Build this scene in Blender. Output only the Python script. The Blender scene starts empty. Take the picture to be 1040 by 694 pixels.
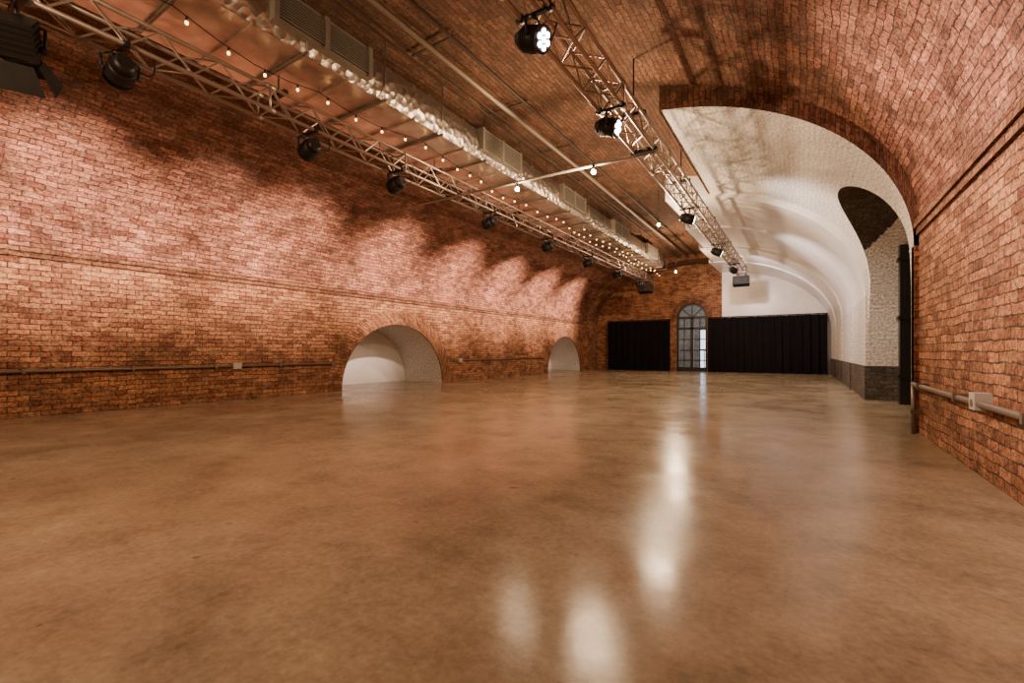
import bpy, math, random
from mathutils import Vector, Matrix
random.seed(7)
S=bpy.context.scene
# ------------------------------------------------------------------ mesh helper
class MB:
    def __init__(s): s.v=[];s.f=[];s.m=[];s.uv=[];s.sm=[]
    def face(s,pts,mat=0,uv=None,smooth=False):
        b=len(s.v); s.v+= [tuple(p) for p in pts]; s.f.append(tuple(range(b,b+len(pts)))); s.m.append(mat); s.uv.append(uv); s.sm.append(smooth)
    def grid(s,P,UV=None,mat=0,smooth=True,matf=None):
        b=len(s.v); n=len(P);m=len(P[0])
        for r in P: s.v+=[tuple(p) for p in r]
        for i in range(n-1):
            for j in range(m-1):
                s.f.append((b+i*m+j,b+i*m+j+1,b+(i+1)*m+j+1,b+(i+1)*m+j)); s.m.append(matf(P[i][j]) if matf else mat); s.sm.append(smooth)
                s.uv.append([UV[i][j],UV[i][j+1],UV[i+1][j+1],UV[i+1][j]] if UV else None)
    def box(s,x0,x1,y0,y1,z0,z1,mat=0,M=None):
        c=[Vector((x,y,z)) for z in (z0,z1) for y in (y0,y1) for x in (x0,x1)]
        if M is not None: c=[M@p for p in c]
        b=len(s.v); s.v+=[tuple(p) for p in c]
        for q in ((0,2,3,1),(4,5,7,6),(0,1,5,4),(2,6,7,3),(0,4,6,2),(1,3,7,5)):
            s.f.append(tuple(b+k for k in q)); s.m.append(mat); s.uv.append(None); s.sm.append(False)
    def tube(s,p0,p1,r,n=8,mat=0,r1=None,caps=True,M=None):
        p0=Vector(p0);p1=Vector(p1)
        if M is not None: p0=M@p0;p1=M@p1
        r1=r if r1 is None else r1
        d=(p1-p0).normalized(); a=d.orthogonal().normalized(); c=d.cross(a); b=len(s.v)
        for (p,rr) in ((p0,r),(p1,r1)):
            for k in range(n):
                t=2*math.pi*k/n; s.v.append(tuple(p+a*math.cos(t)*rr+c*math.sin(t)*rr))
        for k in range(n):
            s.f.append((b+k,b+(k+1)%n,b+n+(k+1)%n,b+n+k)); s.m.append(mat); s.uv.append(None); s.sm.append(n>5)
        if caps:
            s.f.append(tuple(b+k for k in range(n-1,-1,-1))); s.m.append(mat); s.uv.append(None); s.sm.append(False)
            s.f.append(tuple(b+n+k for k in range(n))); s.m.append(mat); s.uv.append(None); s.sm.append(False)
    def path(s,pts,r,n=6,mat=0):
        for a,b in zip(pts[:-1],pts[1:]): s.tube(a,b,r,n,mat)
    def sphere(s,c,r,mat=0,n=8,sz=1.0,M=None):
        P=[]
        for i in range(n//2+1):
            t=math.pi*i/(n//2)
            row=[]
            for j in range(n+1):
                f=2*math.pi*j/n
                p=Vector(c)+Vector((r*math.sin(t)*math.cos(f),r*math.sin(t)*math.sin(f),r*sz*math.cos(t)))
                row.append(M@p if M is not None else p)
            P.append(row)
        s.grid(P,None,mat,True)
    def build(s,name,mats,parent=None):
        me=bpy.data.meshes.new(name); me.from_pydata(s.v,[],s.f); 
        for m in mats: me.materials.append(m)
        me.update()
        ul=me.uv_layers.new(name="UVMap")
        for i,p in enumerate(me.polygons):
            p.material_index=s.m[i]; p.use_smooth=s.sm[i]
            if s.uv[i] is not None:
                for k,li in enumerate(p.loop_indices): ul.data[li].uv=s.uv[i][k]
            else:
                n=p.normal; ax=max(range(3),key=lambda q:abs(n[q]))
                for li in p.loop_indices:
                    co=me.vertices[me.loops[li].vertex_index].co
                    ul.data[li].uv=(co.y,co.z) if ax==0 else ((co.x,co.z) if ax==1 else (co.x,co.y))
        o=bpy.data.objects.new(name,me); S.collection.objects.link(o)
        if parent: o.parent=parent
        return o
# ------------------------------------------------------------------ materials
def newmat(name):
    m=bpy.data.materials.new(name); m.use_nodes=True
    nt=m.node_tree; return m,nt,nt.nodes,nt.links,nt.nodes['Principled BSDF']
def simple(name,col,rough=.5,metal=0,emit=None,es=0,spec=.5):
    m,nt,N,L,B=newmat(name)
    B.inputs['Base Color'].default_value=(*col,1);B.inputs['Roughness'].default_value=rough;B.inputs['Metallic'].default_value=metal
    B.inputs['Specular IOR Level'].default_value=spec
    if emit:
        B.inputs['Emission Color'].default_value=(*emit,1);B.inputs['Emission Strength'].default_value=es
        try: m.cycles.emission_sampling='NONE'
        except Exception: pass
    # small procedural variation
    if not emit:
        n=N.new('ShaderNodeTexNoise');n.inputs['Scale'].default_value=14
        tc=N.new('ShaderNodeTexCoord');L.new(tc.outputs['Object'],n.inputs['Vector'])
        mr=N.new('ShaderNodeMapRange');mr.inputs['To Min'].default_value=max(0,rough-.1);mr.inputs['To Max'].default_value=min(1,rough+.12)
        L.new(n.outputs['Fac'],mr.inputs['Value']);L.new(mr.outputs['Result'],B.inputs['Roughness'])
    return m
def mixc(N,L,a,b,f,mode='MIX'):
    x=N.new('ShaderNodeMix');x.data_type='RGBA';x.blend_type=mode
    for s,v in ((x.inputs['A'],a),(x.inputs['B'],b)):
        if isinstance(v,tuple): s.default_value=(*v,1)
        else: L.new(v,s)
    if isinstance(f,(int,float)): x.inputs['Factor'].default_value=f
    else: L.new(f,x.inputs['Factor'])
    return x.outputs['Result']
def ramp(N,L,src,stops):
    r=N.new('ShaderNodeValToRGB');L.new(src,r.inputs['Fac'])
    e=r.color_ramp.elements
    while len(e)<len(stops): e.new(.5)
    for i,(p,c) in enumerate(stops):
        e[i].position=p; e[i].color=(*c,1) if isinstance(c,tuple) else (c,c,c,1)
    return r.outputs['Color']
def brick(name,c1,c2,mortar,odd,dirt,bw=.235,rh=.083,ms=.008,bump=.6,oddamt=.5,dirtamt=.6,soot=False,rough=.85,warp=.045):
    m,nt,N,L,B=newmat(name)
    uv=N.new('ShaderNodeUVMap'); 
    def warped(scale,amt,src):
        nz=N.new('ShaderNodeTexNoise');nz.inputs['Scale'].default_value=scale;L.new(uv.outputs[0],nz.inputs['Vector'])
        sub=N.new('ShaderNodeVectorMath');sub.operation='SUBTRACT';L.new(nz.outputs['Color'],sub.inputs[0]);sub.inputs[1].default_value=(.5,.5,.5)
        sc=N.new('ShaderNodeVectorMath');sc.operation='SCALE';sc.inputs['Scale'].default_value=amt;L.new(sub.outputs[0],sc.inputs[0])
        ad=N.new('ShaderNodeVectorMath');ad.operation='ADD';L.new(src,ad.inputs[0]);L.new(sc.outputs[0],ad.inputs[1]);return ad.outputs[0]
    vec=warped(3,warp,uv.outputs[0]); vec=warped(17,warp*.55,vec)
    t=N.new('ShaderNodeTexBrick');L.new(vec,t.inputs['Vector'])
    t.offset=.5; t.inputs['Scale'].default_value=1;t.inputs['Brick Width'].default_value=bw;t.inputs['Row Height'].default_value=rh
    t.inputs['Mortar Size'].default_value=ms;t.inputs['Mortar Smooth'].default_value=.45
    t.inputs['Color1'].default_value=(*c1,1);t.inputs['Color2'].default_value=(*c2,1);t.inputs['Mortar'].default_value=(*mortar,1)
    n1=N.new('ShaderNodeTexNoise');n1.inputs['Scale'].default_value=4.5;n1.inputs['Detail'].default_value=8;n1.inputs['Roughness'].default_value=.8;L.new(uv.outputs[0],n1.inputs['Vector'])
    f1=ramp(N,L,n1.outputs['Fac'],[(.48,0.0),(.64,oddamt)])
    col=mixc(N,L,t.outputs['Color'],odd,f1)
    n2=N.new('ShaderNodeTexNoise');n2.inputs['Scale'].default_value=1.6;n2.inputs['Detail'].default_value=10;n2.inputs['Roughness'].default_value=.78
    mp=N.new('ShaderNodeMapping');mp.inputs['Location'].default_value=(7,3,0);L.new(uv.outputs[0],mp.inputs['Vector']);L.new(mp.outputs[0],n2.inputs['Vector'])
    f2=ramp(N,L,n2.outputs['Fac'],[(.43,0.0),(.63,dirtamt)])
    col=mixc(N,L,col,dirt,f2)
    n3=N.new('ShaderNodeTexNoise');n3.inputs['Scale'].default_value=24;n3.inputs['Detail'].default_value=6;n3.inputs['Roughness'].default_value=.7;L.new(uv.outputs[0],n3.inputs['Vector'])
    f3=ramp(N,L,n3.outputs['Fac'],[(.35,.28),(.64,1.6)])
    col=mixc(N,L,col,f3,.9,'MULTIPLY')
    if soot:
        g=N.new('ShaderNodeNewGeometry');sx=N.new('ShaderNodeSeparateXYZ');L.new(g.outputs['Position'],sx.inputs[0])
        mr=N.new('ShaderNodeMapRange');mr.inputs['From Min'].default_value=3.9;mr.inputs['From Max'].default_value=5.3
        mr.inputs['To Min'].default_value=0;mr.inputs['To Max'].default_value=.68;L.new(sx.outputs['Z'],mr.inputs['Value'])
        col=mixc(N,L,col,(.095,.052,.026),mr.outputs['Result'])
    L.new(col,B.inputs['Base Color'])
    B.inputs['Roughness'].default_value=rough
    B.inputs['Specular IOR Level'].default_value=.35
    inv=N.new('ShaderNodeMath');inv.operation='MULTIPLY_ADD';L.new(t.outputs['Fac'],inv.inputs[0]);inv.inputs[1].default_value=-1;L.new(n3.outputs['Fac'],inv.inputs[2])
    bp=N.new('ShaderNodeBump');bp.inputs['Strength'].default_value=bump;bp.inputs['Distance'].default_value=.045;L.new(inv.outputs[0],bp.inputs['Height'])
    L.new(bp.outputs[0],B.inputs['Normal'])
    return m
M_brick=brick('brick_red',(.22,.078,.038),(.64,.295,.145),(.08,.048,.032),(.78,.48,.25),(.09,.042,.026),bump=1,dirtamt=.62)
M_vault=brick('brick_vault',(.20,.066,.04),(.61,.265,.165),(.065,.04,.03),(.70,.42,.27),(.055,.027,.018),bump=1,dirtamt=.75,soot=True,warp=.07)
M_ring=brick('brick_ring',(.15,.055,.03),(.36,.16,.08),(.05,.033,.023),(.45,.26,.13),(.05,.025,.016),bump=.9)
M_wbrick=brick('brick_white_paint',(.71,.68,.64),(.78,.75,.71),(.50,.47,.42),(.69,.65,.59),(.60,.56,.50),ms=.006,bump=.35,oddamt=.3,dirtamt=.25,rough=.4,warp=.02)
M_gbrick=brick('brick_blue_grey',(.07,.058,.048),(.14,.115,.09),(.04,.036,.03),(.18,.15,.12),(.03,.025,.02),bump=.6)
def plaster(name,col,rough=.5):
    m,nt,N,L,B=newmat(name)
    tc=N.new('ShaderNodeTexCoord');n=N.new('ShaderNodeTexNoise');n.inputs['Scale'].default_value=1.5;n.inputs['Detail'].default_value=8;L.new(tc.outputs['Object'],n.inputs['Vector'])
    c=ramp(N,L,n.outputs['Fac'],[(.3,tuple(x*.88 for x in col)),(.7,col)])
    L.new(c,B.inputs['Base Color']);B.inputs['Roughness'].default_value=rough
    bp=N.new('ShaderNodeBump');bp.inputs['Strength'].default_value=.15;bp.inputs['Distance'].default_value=.03;L.new(n.outputs['Fac'],bp.inputs['Height']);L.new(bp.outputs[0],B.inputs['Normal'])
    return m
M_white=plaster('white_plaster',(.84,.82,.80),.3)
def floor_mat():
    m,nt,N,L,B=newmat('polished_concrete')
    tc=N.new('ShaderNodeTexCoord')
    def nz(s,d,r,loc=(0,0,0)):
        mp=N.new('ShaderNodeMapping');mp.inputs['Location'].default_value=loc;L.new(tc.outputs['Object'],mp.inputs['Vector'])
        n=N.new('ShaderNodeTexNoise');n.inputs['Scale'].default_value=s;n.inputs['Detail'].default_value=d;n.inputs['Roughness'].default_value=r;L.new(mp.outputs[0],n.inputs['Vector']);return n.outputs['Fac']
    a=nz(.6,12,.66);b=nz(1.9,14,.78,(4,9,1));c=nz(28,6,.7,(1,2,3));d=nz(1.3,6,.6,(11,5,2))
    col=ramp(N,L,a,[(.32,(.235,.178,.118)),(.5,(.335,.268,.185)),(.68,(.44,.362,.26))])
    col=mixc(N,L,col,ramp(N,L,b,[(.34,.52),(.5,1.0),(.66,1.28)]),.75,'MULTIPLY')
    col=mixc(N,L,col,ramp(N,L,c,[(.3,.72),(.7,1.22)]),.85,'MULTIPLY')
    g=N.new('ShaderNodeSeparateXYZ');L.new(tc.outputs['Object'],g.inputs[0])
    def line(out,pos,w):
        s=N.new('ShaderNodeMath');s.operation='SUBTRACT';L.new(out,s.inputs[0]);s.inputs[1].default_value=pos
        ab=N.new('ShaderNodeMath');ab.operation='ABSOLUTE';L.new(s.outputs[0],ab.inputs[0])
        lt=N.new('ShaderNodeMath');lt.operation='LESS_THAN';L.new(ab.outputs[0],lt.inputs[0]);lt.inputs[1].default_value=w
        return lt.outputs[0]
    col=mixc(N,L,col,(.10,.07,.04),line(g.outputs['Y'],7.75,.010))
    v=N.new('ShaderNodeTexNoise');v.inputs['Scale'].default_value=7;v.inputs['Detail'].default_value=3;L.new(tc.outputs['Object'],v.inputs['Vector'])
    col=mixc(N,L,col,(.08,.06,.04),ramp(N,L,v.outputs['Fac'],[(.70,0.0),(.75,.6)]))
    L.new(col,B.inputs['Base Color'])
    r=ramp(N,L,d,[(.3,.13),(.7,.27)]);L.new(r,B.inputs['Roughness'])
    B.inputs['Specular IOR Level'].default_value=.18
    bp=N.new('ShaderNodeBump');bp.inputs['Strength'].default_value=.07;bp.inputs['Distance'].default_value=.02;L.new(b,bp.inputs['Height']);L.new(bp.outputs[0],B.inputs['Normal'])
    return m
M_floor=floor_mat()
M_alu=simple('truss_aluminium',(.40,.33,.29),.38,.8)
M_pipe=simple('galvanised_pipe',(.22,.18,.15),.45,.6)
M_cond=simple('painted_conduit',(.07,.05,.038),.6,.2)
M_condl=simple('steel_conduit',(.27,.22,.17),.5,.4)
M_black=simple('black_metal',(.012,.011,.011),.45,.2)
M_lens=simple('led_lens',(.9,.95,1),.2,0,(.85,.92,1),25)
M_lensd=simple('lens_dark',(.05,.05,.06),.1)
M_bulb=simple('bulb_glow',(1,.8,.5),.3,0,(1,.55,.18),8)
M_bulb2=simple('lamp_glow',(1,.8,.5),.3,0,(1,.75,.45),80)
M_beige=simple('grille_metal',(.34,.31,.26),.4,.6)
M_dark=simple('dark_void',(.012,.010,.009),.9)
M_whitebox=simple('switch_white',(.45,.43,.39),.5)
def foil():
    m,nt,N,L,B=newmat('foil_duct')
    tc=N.new('ShaderNodeTexCoord');v=N.new('ShaderNodeTexVoronoi');v.inputs['Scale'].default_value=9;L.new(tc.outputs['Object'],v.inputs['Vector'])
    n=N.new('ShaderNodeTexNoise');n.inputs['Scale'].default_value=6;n.inputs['Detail'].default_value=5;L.new(tc.outputs['Object'],n.inputs['Vector'])
    mx=N.new('ShaderNodeMath');mx.operation='ADD';L.new(v.outputs['Distance'],mx.inputs[0]);L.new(n.outputs['Fac'],mx.inputs[1])
    bp=N.new('ShaderNodeBump');bp.inputs['Strength'].default_value=.55;bp.inputs['Distance'].default_value=.04;L.new(mx.outputs[0],bp.inputs['Height']);L.new(bp.outputs[0],B.inputs['Normal'])
    B.inputs['Base Color'].default_value=(.50,.46,.41,1);B.inputs['Metallic'].default_value=.95;B.inputs['Roughness'].default_value=.36
    return m
M_foil=foil()
def ductm():
    m,nt,N,L,B=newmat('duct_sheet')
    tc=N.new('ShaderNodeTexCoord');n=N.new('ShaderNodeTexNoise');n.inputs['Scale'].default_value=2.5;n.inputs['Detail'].default_value=6;L.new(tc.outputs['Object'],n.inputs['Vector'])
    c=ramp(N,L,n.outputs['Fac'],[(.35,(.42,.34,.30)),(.65,(.74,.65,.59))]);L.new(c,B.inputs['Base Color'])
    B.inputs['Metallic'].default_value=.85;B.inputs['Roughness'].default_value=.32
    bp=N.new('ShaderNodeBump');bp.inputs['Strength'].default_value=.6;bp.inputs['Distance'].default_value=.06;L.new(n.outputs['Fac'],bp.inputs['Height']);L.new(bp.outputs[0],B.inputs['Normal'])
    return m
M_duct=ductm()
def velvet():
    m,nt,N,L,B=newmat('black_velvet')
    B.inputs['Base Color'].default_value=(.008,.007,.008,1);B.inputs['Roughness'].default_value=.95;B.inputs['Specular IOR Level'].default_value=.1
    n=N.new('ShaderNodeTexNoise');n.inputs['Scale'].default_value=60
    bp=N.new('ShaderNodeBump');bp.inputs['Strength'].default_value=.2;L.new(n.outputs['Fac'],bp.inputs['Height']);L.new(bp.outputs[0],B.inputs['Normal'])
    return m
M_vel=velvet()
def glass():
    m,nt,N,L,B=newmat('window_glass')
    B.inputs['Base Color'].default_value=(.8,.9,.95,1);B.inputs['Roughness'].default_value=.03;B.inputs['Alpha'].default_value=.15
    return m
M_glass=glass()
# ------------------------------------------------------------------ dimensions
XL,XR=-9.9,1.2; CX=(XL+XR)/2; A=(XR-XL)/2; ZS=2.6; R=2.95
Y0,Y1,YE=-4.0,7.4,24.0
def prof(th,inset=0): return (CX-(A-inset)*math.cos(th), ZS+(R-inset)*math.sin(th))
def vault_z(x,inset=0):
    q=(x-CX)/(A-inset); return ZS+(R-inset)*math.sqrt(max(0,1-q*q))
def lin(a,b,n): return [a+(b-a)*i/(n-1) for i in range(n)]
def vgrid(mb,pr,ys,mat,s0=0):
    s=[s0]
    for a,b in zip(pr[:-1],pr[1:]): s.append(s[-1]+math.hypot(a[0]-b[0],a[1]-b[1]))
    mb.grid([[(x,y,z) for (x,z) in pr] for y in ys],[[(y,s[j]) for j in range(len(pr))] for y in ys],mat,True)
# floor
mb=MB(); mb.box(-12.2,4.4,Y0-.3,YE+.3,-.2,0); mb.build('floor',[M_floor])
# ceiling brick vault
mb=MB()
XB=-1.93
thr=math.acos((CX-(XB+.02))/A)
vgrid(mb,[prof(t) for t in lin(0,math.pi,97)],lin(Y0,Y1,12),0,ZS)
vgrid(mb,[prof(t) for t in lin(0,thr,70)],lin(Y1,YE,16),0,ZS)
# far transverse rib (left part of end of the vault)
YR=22.5; ins=.22
P=[prof(t,ins) for t in lin(0,thr,50)]
vgrid(mb,P,[YR,YE],0,ZS)
Q=[prof(t) for t in lin(0,thr,50)]
mb.grid([[(x,YR,z) for x,z in P],[(x,YR,z) for x,z in Q]],[[(ins if k==0 else 0, j*.16) for j in range(50)] for k in (0,1)],1,False)
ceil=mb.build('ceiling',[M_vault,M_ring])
# ---- left wall with two arched alcoves
AR=[(9.35,1.92,1.77),(20.35,1.8,1.73)]
mb=MB()
ys=[Y0]
for yc,hw,H in AR: ys+= [yc-hw*math.cos(t) for t in lin(0,math.pi,41)]
ys.append(YE)
def zlow(y):
    for yc,hw,H in AR:
        q=(y-yc)/hw
        if abs(q)<1: return H*math.sqrt(1-q*q)
    return 0
for a,b in zip(ys[:-1],ys[1:]):
    mb.face([(XL,a,zlow(a)),(XL,b,zlow(b)),(XL,b,ZS),(XL,a,ZS)],0)
for yc,hw,H in AR:
    T=lin(0,math.pi,41); arc=[(yc-hw*math.cos(t),H*math.sin(t)) for t in T]
    out=[(yc-(hw+.42)*math.cos(t),(H+.42)*math.sin(t)) for t in T]
    L_=[0]
    for p,q in zip(arc[:-1],arc[1:]): L_.append(L_[-1]+math.hypot(p[0]-q[0],p[1]-q[1]))
    xr=XL+.012
    mb.grid([[(xr,y,z) for y,z in arc],[(xr,y,z) for y,z in out]],[[(0,l) for l in L_],[(.47,l*1.12) for l in L_]],0,False)
    mb.grid([[(xr,y,z) for y,z in out],[(XL,y,z) for y,z in out]],[[(0,l) for l in L_],[(.02,l) for l in L_]],0,False)
    d=1.7
    mb.grid([[(xr,y,z) for y,z in arc],[(xr-.04,y,z) for y,z in arc]],[[(0,l) for l in L_],[(.12,l) for l in L_]],1,False)
    mb.grid([[(xr-.04,y,z) for y,z in arc],[(XL-d,y,z) for y,z in arc]],[[(0,l) for l in L_],[(d,l) for l in L_]],2,True)
    mb.face([(XL-d,y,z) for y,z in arc],3)
# pier below rib
mb.box(XL-.02,XL+ins,YR,YE,0,ZS,0)
mb.build('wall_left',[M_brick,M_ring,M_wbrick,M_white])
# string course
mb=MB(); mb.box(XL-.02,XL+.055,Y0,YR,ZS-.09,ZS-.005,0); mb.box(XL-.02,XL+.03,Y0,YR,ZS-.17,ZS-.09,0); mb.build('trim_1',[M_ring])
mb=MB(); mb.box(XR-.055,XR+.02,Y0,Y1,ZS-.09,ZS-.005,0); mb.box(XR-.03,XR+.02,Y0,Y1,ZS-.17,ZS-.09,0); mb.build('trim_2',[M_ring])
# ---- right wall near section, side passage and pier
PYC,PR,PZ=9.7,2.15,1.6
mb=MB(); 
mb.box(XR,XR+.3,Y0,Y1,0,ZS,0)
mb.box(XR,4.2,Y1,PYC-PR,0,ZS,0)
mb.box(1.15,1.45,Y1-.001,Y1+.1,2.3,3.0,0)
mb.box(1.15,1.25,Y1-.001,Y1+.14,0,2.6,0)
mb.build('wall_right',[M_brick])
e0=(-2.6,3.75,2.3,2.59); e1=(-3.4,4.42,1.95,2.85)
def sec(t): return tuple(a+(b-a)*t for a,b in zip(e0,e1))
YB=11.9
ylist=[YB,15,18,21,YE]; tl=[.45,.65,.83,1.0]
def ellp(e,n=41,t0=0):
    xc,a,zs,r=e; return [(xc+a*math.sin(t),zs+r*math.cos(t)) for t in lin(t0,math.pi/2,n)]
mb=MB()
eB=sec(0)
xc,a_,zs_,r_=eB
tB=math.asin((XB-xc)/a_)
def zop(y):
    q=(y-PYC)/PR
    return PZ+PR*math.sqrt(max(0,1-q*q)) if abs(q)<=1 else 0
ysB=[Y1]+[PYC-PR*math.cos(t) for t in lin(0,math.pi,41)]+[YB]
rows=[];uvs=[]
for y in ysB:
    zo=max(zop(y),0)
    tm=math.acos((zo-zs_)/r_) if zo>zs_ else math.pi/2
    pr=[(xc+a_*math.sin(t),zs_+r_*math.cos(t)) for t in lin(tB,tm,41)]
    rows.append([(x,y,z) for x,z in pr]); 
    s=[0]
    for p,q in zip(pr[:-1],pr[1:]): s.append(s[-1]+math.hypot(p[0]-q[0],p[1]-q[1]))
    uvs.append([(y,k) for k in s])
mb.grid(rows,uvs,0,True)
for y0,y1 in zip(ysB[:-1],ysB[1:]):
    z0=min(zop(y0),zs_);z1=min(zop(y1),zs_)
    if z0<zs_ or z1<zs_: mb.face([(xc+a_,y0,z0),(xc+a_,y1,z1),(xc+a_,y1,zs_),(xc+a_,y0,zs_)],0)
# rim face between brick vault and white lining at Y1
pb=ellp(eB,60,tB)
top=[(x,max(vault_z(x)+.01,z)) for x,z in pb]
mb.grid([[(x,Y1,z) for x,z in pb],[(x,Y1,z) for x,z in top]],[[(0,j*.083) for j in range(60)],[(top[j][1]-pb[j][1],j*.083) for j in range(60)]],2,False)
mb.box(XB-.01,XB,Y1,YB,pb[0][1]-.03,vault_z(XB)+.02,2)
# sections C
prev=eB
for k in range(4):
    e=sec(tl[k]); ya,yb=ylist[k],ylist[k+1]
    pc=ellp(e); 
    vgrid(mb,pc,[ya,(ya+yb)/2,yb],1,0)
    xw=e[0]+e[1]; xp=prev[0]+prev[1]
    tp=[(x,max(vault_z(x)+.05,z+.02)) for x,z in pc]
    mb.grid([[(x,ya,z) for x,z in tp],[(x,ya,z) for x,z in pc]],None,1,False)
    mb.face([(xw,ya,.7),(xw,yb,.7),(xw,yb,e[2]),(xw,ya,e[2])],0)
    mb.face([(xw-.02,ya,0),(xw-.02,yb,0),(xw-.02,yb,.7),(xw-.02,ya,.7)],3)
    mb.face([(xw-.02,ya,.7),(xw-.02,yb,.7),(xw,yb,.7),(xw,ya,.7)],3)
    xo=xp+.1 if k else 1.6
    mb.face([(xw-.02,ya,0),(xo,ya,0),(xo,ya,.7),(xw-.02,ya,.7)],3)
    mb.face([(xw,ya,.7),(xo,ya,.7),(xo,ya,3.0),(xw,ya,3.0)],0)
    mb.box(e[0]-.01,e[0],ya,yb,e[2]+e[3]-.02,vault_z(e[0])+.02,2)
    prev=e
# side passage: legs, barrel
xw=sec(tl[0])[0]+sec(tl[0])[1]
ye=PYC+PR
mb.face([(xw-.02,ye,0),(4.2,ye,0),(4.2,ye,.7),(xw-.02,ye,.7)],3)
mb.face([(xw,ye,.7),(4.2,ye,.7),(4.2,ye,PZ),(xw,ye,PZ)],0)
mb.face([(xw-.02,ye,0),(xw-.02,YB,0),(xw-.02,YB,.7),(xw-.02,ye,.7)],3)
NT=181
T=lin(0,math.pi,NT); cols=[0]+lin(.03,1.2,40)
rows=[];uvs=[]
for t in T:
    y=PYC-PR*math.cos(t);z=PZ+PR*math.sin(t)
    xs=xc+a_ if z<=zs_ else xc+a_*math.sin(math.acos((z-zs_)/r_))
    xx=[xs+c for c in cols]+[4.2]
    rows.append([(x,y,z) for x in xx]); uvs.append([(x,t*PR) for x in xx])
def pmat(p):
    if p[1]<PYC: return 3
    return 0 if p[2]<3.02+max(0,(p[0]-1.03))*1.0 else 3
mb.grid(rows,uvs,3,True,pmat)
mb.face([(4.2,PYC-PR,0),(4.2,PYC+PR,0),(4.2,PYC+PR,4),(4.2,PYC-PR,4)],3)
mb.build('wall_white_vault',[M_wbrick,M_white,M_vault,M_gbrick])
# ---- end wall with arched doorway
DX0,DX1,DZ=-5.42,-3.97,2.69; dxc=(DX0+DX1)/2; dr=(DX1-DX0)/2
mb=MB()
def ztop(x): return vault_z(x)+.03
XS=-3.3
def strip(x0,x1,n,low,mat):
    xs=lin(x0,x1,n)
    for a,b in zip(xs[:-1],xs[1:]):
        mb.face([(a,YE,low(a)),(b,YE,low(b)),(b,YE,ztop(b)),(a,YE,ztop(a))],mat)
strip(XL,DX0,20,lambda x:0,0)
strip(DX0,DX1,24,lambda x:DZ+math.sqrt(max(0,dr*dr-(x-dxc)**2)),0)
strip(DX1,XS,4,lambda x:0,0)
strip(XS,XR,20,lambda x:0,1)
arc=[(DX0,0)]+[(dxc-dr*math.cos(t),DZ+dr*math.sin(t)) for t in lin(0,math.pi,25)]+[(DX1,0)]
mb.grid([[(x,YE,z) for x,z in arc],[(x,YE+.35,z) for x,z in arc]],[[(0,j*.1) for j in range(len(arc))],[(.35,j*.1) for j in range(len(arc))]],0,False)
out=[(dxc-(dr+.24)*math.cos(t),DZ+(dr+.24)*math.sin(t)) for t in lin(0,math.pi,25)]
ii=arc[1:-1]
mb.grid([[(x,YE-.02,z) for x,z in ii],[(x,YE-.02,z) for x,z in out]],[[(0,j*.1) for j in range(25)],[(.24,j*.1) for j in range(25)]],2,False)
mb.build('wall_end',[M_brick,M_white,M_ring])
mb=MB(); mb.box(XL,XR,Y0-.2,Y0,0,5.7); mb.build('wall_back',[M_brick])
# door
mb=MB(); yd=YE+.15
def arcf(r0,r1,y0,y1):
    n=20; 
    for i in range(n):
        t0=math.pi*i/n;t1=math.pi*(i+1)/n
        q=[(dxc-r*math.cos(t),DZ+r*math.sin(t)) for t,r in ((t0,r0),(t1,r0),(t1,r1),(t0,r1))]
        mb.face([(x,y0,z) for x,z in q],0)
        mb.face([(q[0][0],y0,q[0][1]),(q[1][0],y0,q[1][1]),(q[1][0],y1,q[1][1]),(q[0][0],y1,q[0][1])],0)
arcf(dr-.10,dr,yd-.04,yd+.04)
for x in (DX0,DX1-.10): mb.box(x,x+.10,yd-.04,yd+.04,0,DZ)
mb.box(DX0,DX1,yd-.05,yd+.05,DZ-.06,DZ+.06)
mb.box(DX0,DX1,yd-.05,yd+.05,2.1,2.2)
mb.box(dxc-.07,dxc+.07,yd-.05,yd+.05,0,DZ)
for x in (dxc-.37,dxc+.37): mb.box(x-.025,x+.025,yd-.02,yd+.02,0,DZ)
for z in (.08,.55,1.05,1.6,): mb.box(DX0,DX1,yd-.02,yd+.02,z-.025,z+.025)
mb.box(DX0,DX1,yd-.03,yd+.03,0,.2)
for t in (math.pi/4,math.pi/2,3*math.pi/4): mb.tube((dxc,yd,DZ),(dxc-(dr-.03)*math.cos(t),yd,DZ+(dr-.03)*math.sin(t)),.025,6)
mb.tube((dxc-.1,yd-.06,1.0),(dxc-.1,yd-.06,1.25),.015,6,0)
mb.face([(x,yd+.01,z) for x,z in arc],1)
mb.build('door_1',[M_black,M_glass])
# outside
mb=MB(); mb.box(-9,0,YE+.4,YE+5,-.2,0,0); mb.box(-9,-4.95,YE+3.4,YE+3.6,0,3.9,1); mb.box(-4.95,-1,YE+3.4,YE+3.6,2.2,3.9,1)
for k in range(6): mb.box(-4.7+k*.3,-4.66+k*.3,YE+1.6,YE+1.64,0,1.1,0)
mb.box(-4.8,-2.9,YE+1.6,YE+1.64,1.06,1.12,0)
mb.build('street_outside',[M_gbrick,M_gbrick])
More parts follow.
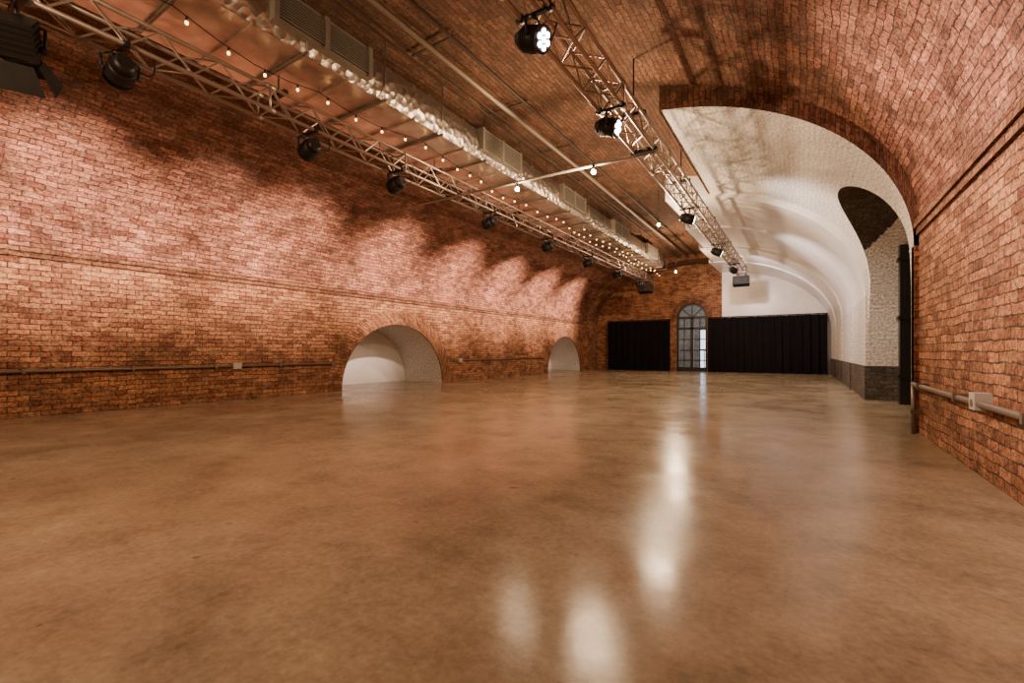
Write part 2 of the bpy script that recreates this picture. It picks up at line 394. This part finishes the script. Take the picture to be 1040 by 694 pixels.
# curtains
def curtain(x0,x1,z1):
    mb=MB(); n=int((x1-x0)*40); fr=random.random()*9
    P=[]
    for zi in range(9):
        z=.015+(z1-.015)*zi/8; row=[]
        for i in range(n+1):
            x=x0+(x1-x0)*i/n
            am=.055*(1-.35*zi/8)
            y=YE-.34+am*math.sin(x*17+fr+.8*math.sin(x*2.3))+.025*math.sin(x*41+zi*.15)
            row.append((x,y,z))
        P.append(row)
    mb.grid(P,None,0,True)
    mb.tube((x0-.05,YE-.34,z1+.03),(x1+.05,YE-.34,z1+.03),.025,8,1)
    for x in lin(x0+.1,x1-.1,5): mb.tube((x,YE-.34,z1+.03),(x,YE,z1+.03),.015,6,1)
    mb.build('curtain',[M_vel,M_black])
curtain(-8.95,-5.66,2.58); curtain(-3.88,.88,2.6)
# ------------------------------------------------------------------ trusses
def truss(x,z,y0,y1,name):
    mb=MB(); h=.15
    cs=[(x-h,z-h),(x+h,z-h),(x+h,z+h),(x-h,z+h)]
    for cx,cz in cs: mb.tube((cx,y0,cz),(cx,y1,cz),.025,8)
    n=int((y1-y0)/.3); 
    for i in range(n):
        a=y0+(y1-y0)*i/n;b=y0+(y1-y0)*(i+1)/n
        for k in range(4):
            p,q=cs[k],cs[(k+1)%4]
            if (i+k)%2: p,q=q,p
            mb.tube((p[0],a,p[1]),(q[0],b,q[1]),.011,5,caps=False)
        if i%8==0:
            for k in range(4):
                p,q=cs[k],cs[(k+1)%4]; mb.tube((p[0],a,p[1]),(q[0],a,q[1]),.016,6)
            for cx,cz in cs: mb.tube((cx,a-.06,cz),(cx,a+.06,cz),.034,8)
    y=y0+1.2
    while y<y1:
        zt=vault_z(x)+.01
        if x>-2.6 and y>YB: zt=4.9
        mb.tube((x,y,z+h),(x,y,zt),.012,6,1); mb.box(x-h-.03,x+h+.03,y-.03,y+.03,z+h,z+h+.05,1)
        y+=3.1
    return mb.build(name,[M_alu,M_black])
TLx,TRx,TZ=-6.0,-2.1,4.3
truss(TLx,TZ,-3.9,21.3,'lighting_truss'); truss(TRx,TZ,-3.9,21.0,'lighting_truss')
# ------------------------------------------------------------------ stage lights
def aim(o,p,q):
    d=(Vector(q)-Vector(p)).normalized(); o.location=p; o.rotation_euler=d.to_track_quat('-Z','Y').to_euler()
def frame(p,q):
    d=(Vector(q)-Vector(p)).normalized(); m=d.to_track_quat('Z','Y').to_matrix().to_4x4(); m.translation=Vector(p); return m
def spot(name,p,q,w,col,ang,blend=.8,size=.06,parent=None):
    l=bpy.data.lights.new(name,'SPOT');l.energy=w;l.color=col;l.spot_size=math.radians(ang);l.spot_blend=blend;l.shadow_soft_size=size
    o=bpy.data.objects.new(name,l);S.collection.objects.link(o);aim(o,p,q)
    if parent: o.parent=parent
    return o
PINK=(1,.68,.53)
def par(x,y,tgt,w,col=PINK,ang=75,lit=True,r=.11,z=3.9,blend=.8):
    p=(x,y,z); F=frame(p,tgt); mb=MB()
    mb.tube((0,0,-.12),(0,0,.08),r,20,0,M=F); mb.tube((0,0,-.2),(0,0,-.12),r*.6,16,0,r1=r,M=F)
    mb.tube((0,0,.08),(0,0,.10),r*1.08,20,0,M=F)
    mb.tube((0,0,.10),(0,0,.103),r*.92,20,2,M=F)
    for i in range(7):
        c=(0,0) if i==0 else (r*.58*math.cos(i*math.pi/3),r*.58*math.sin(i*math.pi/3))
        mb.tube((c[0],c[1],.103),(c[0],c[1],.112),r*.22,10,1 if lit else 2,M=F)
    for i in range(6):
        mb.tube((0,0,-.10+i*.025),(0,0,-.092+i*.025),r*1.06,20,0,M=F)
    X=F.to_3x3()@Vector((1,0,0)); X.z=0; X.normalize(); P=Vector(p); w2=r+.035
    for s in (1,-1):
        mb.tube(P+X*s*w2,P+X*s*r,.02,8,0)
        mb.path([P+X*s*w2-Vector((0,0,.02)),P+X*s*w2+Vector((0,0,.14)),P+X*s*.05+Vector((0,0,.2))],.012,6,0)
    mb.tube(P+X*.06+Vector((0,0,.2)),P-X*.06+Vector((0,0,.2)),.014,6,0)
    zc=TZ-.15
    mb.tube((x,y,z+.19),(x,y,zc),.012,6,0)
    mb.box(x-.2,x+.2,y-.02,y+.02,zc-.03,zc+.0,0)
    mb.tube((x-.15,y-.03,zc),(x-.15,y+.03,zc),.04,8,0); mb.tube((x+.15,y-.03,zc),(x+.15,y+.03,zc),.04,8,0)
    D=F.to_3x3()@Vector((0,0,1)); b=P-D*.18
    pts=[b+(Vector((x+.1,y+.25,TZ-.13))-b)*t+Vector((0,.1,-.12))*math.sin(t*math.pi) for t in lin(0,1,9)]
    mb.path(pts,.009,5,0)
    o=mb.build('stage_light',[M_black,M_lens,M_lensd])
    if w>0:
        lp=Vector(p)+(F.to_3x3()@Vector((0,0,1)))*.15
        spot('beam',lp,tgt,w,col,ang,blend=blend,parent=o)
    return o
for y,w in ((1.8,2900),(3.95,1700),(5.6,2000),(8.4,2700),(11.2,2800),(14.0,3000),(16.8,3000),(19.6,3000)):
    par(TLx,y,(XL,y+.35,3.0),w,ang=58,r=.12,blend=1)
par(TRx,3.68,(XR,3.4,2.5),1250,ang=82,blend=1); par(TRx,5.65,(XR,5.7,2.9),1000,ang=72,blend=1)
par(TRx,10.5,(1.0,11.5,2.9),480,(1,.83,.72),ang=100); par(TRx,14.5,(.8,15.5,2.6),430,(1,.85,.8),ang=90); par(TRx,18,(-1,24,3.4),600,(1,.82,.80),ang=90)  # last par is an added lamp to brighten the white end wall
par(TRx,.5,(XR,1.5,2.6),850,ang=92,blend=1)
# big fresnel with barn doors near left
def fresnel(x,y,z,tgt):
    F=frame((x,y,z),tgt); mb=MB()
    mb.box(-.15,.15,-.15,.15,-.22,.08,0,M=F); mb.tube((0,0,.08),(0,0,.12),.14,20,0,M=F); mb.tube((0,0,.12),(0,0,.125),.12,20,1,M=F)
    for k in range(5): mb.box(-.16,.16,-.16,.16,-.2+k*.05,-.185+k*.05,0,M=F)
    for k in range(4):
        Rk=F@Matrix.Rotation(k*math.pi/2,4,'Z')
        q=[Rk@Vector(v) for v in ((-.12,.15,.12),(.12,.15,.12),(.19,.25,.33),(-.19,.25,.33))]
        q2=[v+ (F.to_3x3()@Vector((0,0,.006))) for v in q]
        mb.face(q,2); mb.face(q2,2)
    P=Vector((x,y,z)); X=F.to_3x3()@Vector((1,0,0)); X.z=0; X.normalize()
    for s in (1,-1):
        mb.path([P+X*s*.19,P+X*s*.19+Vector((0,0,.2)),P+Vector((0,0,.24))],.015,6,0); mb.tube(P+X*s*.21,P+X*s*.14,.03,8,0)
    mb.tube((x,y,z+.23),(x,y,TZ-.15),.015,6,0); mb.box(x-.2,x+.2,y-.03,y+.03,TZ-.2,TZ-.15,0)
    return mb.build('theatre_spotlight',[M_black,M_lensd,M_dark])
fresnel(TLx,1.05,3.78,(-8.2,2.0,1.0))
# loudspeakers
def speaker(x,y,z):
    mb=MB(); Mt=Matrix.Translation((x,y,z))@Matrix.Rotation(math.radians(-15),4,'X')
    mb.box(-.3,.3,-.17,.17,-.17,.17,0,M=Mt); mb.box(-.27,.27,-.185,-.17,-.14,.14,1,M=Mt)
    mb.tube((-.12,-.185,0),(-.12,-.19,0),.11,20,0,M=Mt); mb.tube((.15,-.185,0),(.15,-.19,0),.06,16,0,M=Mt)
    for s in (-1,1): mb.tube((x+s*.15,y,z+.1),(x+s*.15,y,TZ-.15),.015,6,0)
    mb.box(x-.2,x+.2,y-.03,y+.03,TZ-.18,TZ-.15,0)
    mb.build('loudspeaker',[M_black,M_dark])
speaker(TRx,20.4,3.82); speaker(TLx,20.6,3.82)
# ------------------------------------------------------------------ air duct
mb=MB(); dx0,dx1,dz0,dz1=-6.5,-5.2,4.69,5.22
mb.box(dx0,dx1-.02,-3.9,20.5,dz0,dz1,1)
P=[]
random.seed(3)
ysf=lin(-3.9,20.5,240)
for y in ysf:
    row=[]
    for k in range(9):
        t=k/8; x=dx1-.02+.07*math.sin(t*math.pi)+random.uniform(-.008,.010); z=dz0-.0+(dz1-dz0)*t+random.uniform(-.006,.006)
        row.append((x,y,z))
    P.append(row)
mb.grid(P,None,0,True)
y=-3.5
while y<20.5:
    mb.box(dx0-.02,dx1+.0,y-.02,y+.02,dz0-.03,dz1+.01,1); 
    mb.box(dx0-.06,dx1+.08,y+.58,y+.61,dz0-.04,dz0-.01,2)
    for x in (dx0-.04,dx1+.06): mb.tube((x,y+.6,dz0-.05),(x,y+.6,vault_z(x)+.01),.008,6,2)
    y+=1.25
for g in (-.8,2.9,6.9,10.3,14.0,17.7):
    mb.box(dx1-.02,dx1+.12,g,g+1.4,4.8,5.22,3)
    mb.box(dx1+.12,dx1+.125,g+.06,g+1.34,4.85,5.17,4)
    for k in range(9): mb.box(dx1+.115,dx1+.145,g+.06,g+1.34,4.86+k*.034,4.872+k*.034,3)
    for yy in (g,g+.66,g+1.34): mb.box(dx1+.12,dx1+.15,yy,yy+.06,4.8,5.22,3)
mb.build('air_duct',[M_foil,M_duct,M_pipe,M_beige,M_dark])
# conduits under the crown
mb=MB()
for x,z,r,m in ((-4.55,5.40,.045,1),(-4.85,5.44,.012,0),(-4.97,5.42,.012,0),(-4.2,5.46,.02,0)):
    mb.tube((x,-3.9,z),(x,23.9,z),r,10,m)
y=-3
while y<23: 
    mb.box(-5.0,-4.15,y-.015,y+.015,5.47,5.49,0)
    for x in (-4.95,-4.2): mb.tube((x,y,5.46),(x,y,vault_z(x)+.01),.008,5,0)
    y+=2
mb.build('ceiling_conduit',[M_cond,M_condl])
# ------------------------------------------------------------------ festoon lights
def festoon(strands):
    mb=MB()
    for (x,z,y0,y1,step,am) in strands:
        y=y0;pts=[]
        while y<=y1:
            for k in range(4):
                t=k/4; yy=y+t*step*3
                pts.append((x+am*math.sin(yy*1.3),yy,z-.10*math.sin(t*math.pi)))
            y+=step*3
        mb.path(pts,.006,5,0)
        for j in range(len(pts)-1):
            p=Vector(pts[j])+(Vector(pts[j+1])-Vector(pts[j]))*.3
            mb.tube(p,p-Vector((0,0,.05)),.012,6,0); mb.sphere(p-Vector((0,0,.07)),.019,1,8,1.2)
        for j in range(0,len(pts),4): mb.tube(pts[j],(pts[j][0],pts[j][1],dz0),.004,4,0)
    return mb.build('festoon_lights',[M_black,M_bulb])
festoon([(-5.6,4.62,.3,20.3,.6,.10),(-5.3,4.6,12.0,20.3,.7,.06)])
# ------------------------------------------------------------------ crossbar with bulbs
def point(name,p,w,col,r,parent=None):
    l=bpy.data.lights.new(name,'POINT');l.energy=w;l.color=col;l.shadow_soft_size=r
    o=bpy.data.objects.new(name,l);S.collection.objects.link(o);o.location=p
    if parent:o.parent=parent
WARM=(1,.69,.42)
mb=MB(); yb=7.2; zb=TZ-.17
mb.tube((-6.9,yb-.15,zb-.02),(-1.95,yb+.02,zb),.022,10,0)
bl=[(-2.95,zb-.13,330),(-4.45,zb-.13,80)]
for x,z,_ in bl:
    yy=yb-.06; mb.tube((x,yy,zb),(x,yy,z+.05),.02,8,1); mb.sphere((x,yy,z),.04,2,12)
for x in (TLx,TRx): mb.box(x-.2,x+.2,yb-.1,yb-.02,zb-.02,zb+.05,1)
bar=mb.build('crossbar_lamps',[M_beige,M_black,M_bulb2])
for x,z,w in bl: point('bulb_light',(x,yb-.06,z-.09),w,WARM,.045,bar)
def pendant(x,y,z,w):
    mb=MB(); mb.tube((x,y,vault_z(x)+.01),(x,y,z+.05),.006,6,0); mb.tube((x,y,z+.03),(x,y,z+.12),.022,8,0); mb.sphere((x,y,z),.04,1,12)
    mb.tube((x,y,vault_z(x)-.03),(x,y,vault_z(x)+.02),.05,10,0)
    o=mb.build('pendant_bulb',[M_black,M_bulb2]); point('bulb_light',(x,y,z-.09),w,WARM,.045,o)
pendant(-3.0,11.4,4.13,340); pendant(-4.2,18.5,4.13,450); pendant(-4.4,-1.6,4.3,560)  # last pendant is an added fill lamp, unseen behind the camera
# ------------------------------------------------------------------ wall pipes
mb=MB(); xp=XL+.06; zp=.70
mb.tube((xp,-3.9,zp),(xp,7.3,zp),.024,8,0); mb.tube((xp,11.75,zp),(xp,18.0,zp),.024,8,0)
for y in (4.85,12.1): mb.box(XL,XL+.10,y-.08,y+.08,zp-.06,zp+.06,1)
for y in lin(-3.5,7.1,9)+lin(12.6,17.8,5): mb.box(XL,xp+.03,y-.02,y+.02,zp-.035,zp+.035,0)
mb.build('wall_conduit',[M_pipe,M_whitebox])
mb=MB(); xp=XR-.07; zp=.6
mb.tube((xp,-3.9,zp),(xp,7.28,zp),.026,10,0); mb.sphere((xp,7.28,zp),.03,0,8); mb.tube((xp,7.28,zp),(xp,7.28,0),.026,10,0)
mb.box(XR-.10,XR,4.82,4.96,zp-.05,zp+.08,1); mb.tube((XR-.105,4.89,zp),(XR-.10,4.89,zp),.03,10,0)
for y in lin(-3.5,6.9,8): mb.box(xp-.035,XR,y-.02,y+.02,zp-.035,zp+.035,0)
mb.box(xp-.035,XR,7.25,7.31,.25,.29,0)
mb.build('wall_conduit',[M_pipe,M_whitebox])
# black downpipe by the passage
mb=MB(); mb.box(1.53,1.70,11.1,11.28,0,3.0,0)
for z in (.5,1.6,2.7): mb.box(1.50,1.73,11.07,11.31,z,z+.06,0)
for z in (.5,1.6): mb.box(1.59,1.64,11.28,11.85,z,z+.05,0)
mb.build('downpipe',[M_black])
# ------------------------------------------------------------------ world & camera
w=bpy.data.worlds.new('World');S.world=w;w.use_nodes=True
w.node_tree.nodes['Background'].inputs[0].default_value=(.68,.82,1,1);w.node_tree.nodes['Background'].inputs[1].default_value=3
cam=bpy.data.cameras.new('camera');co=bpy.data.objects.new('camera',cam);S.collection.objects.link(co)
cam.sensor_width=36;cam.lens=16.0;cam.shift_y=10/1040;cam.clip_start=.02
co.location=(0,0,1.0);co.rotation_euler=(math.radians(90),0,math.radians(32.6))
S.camera=co
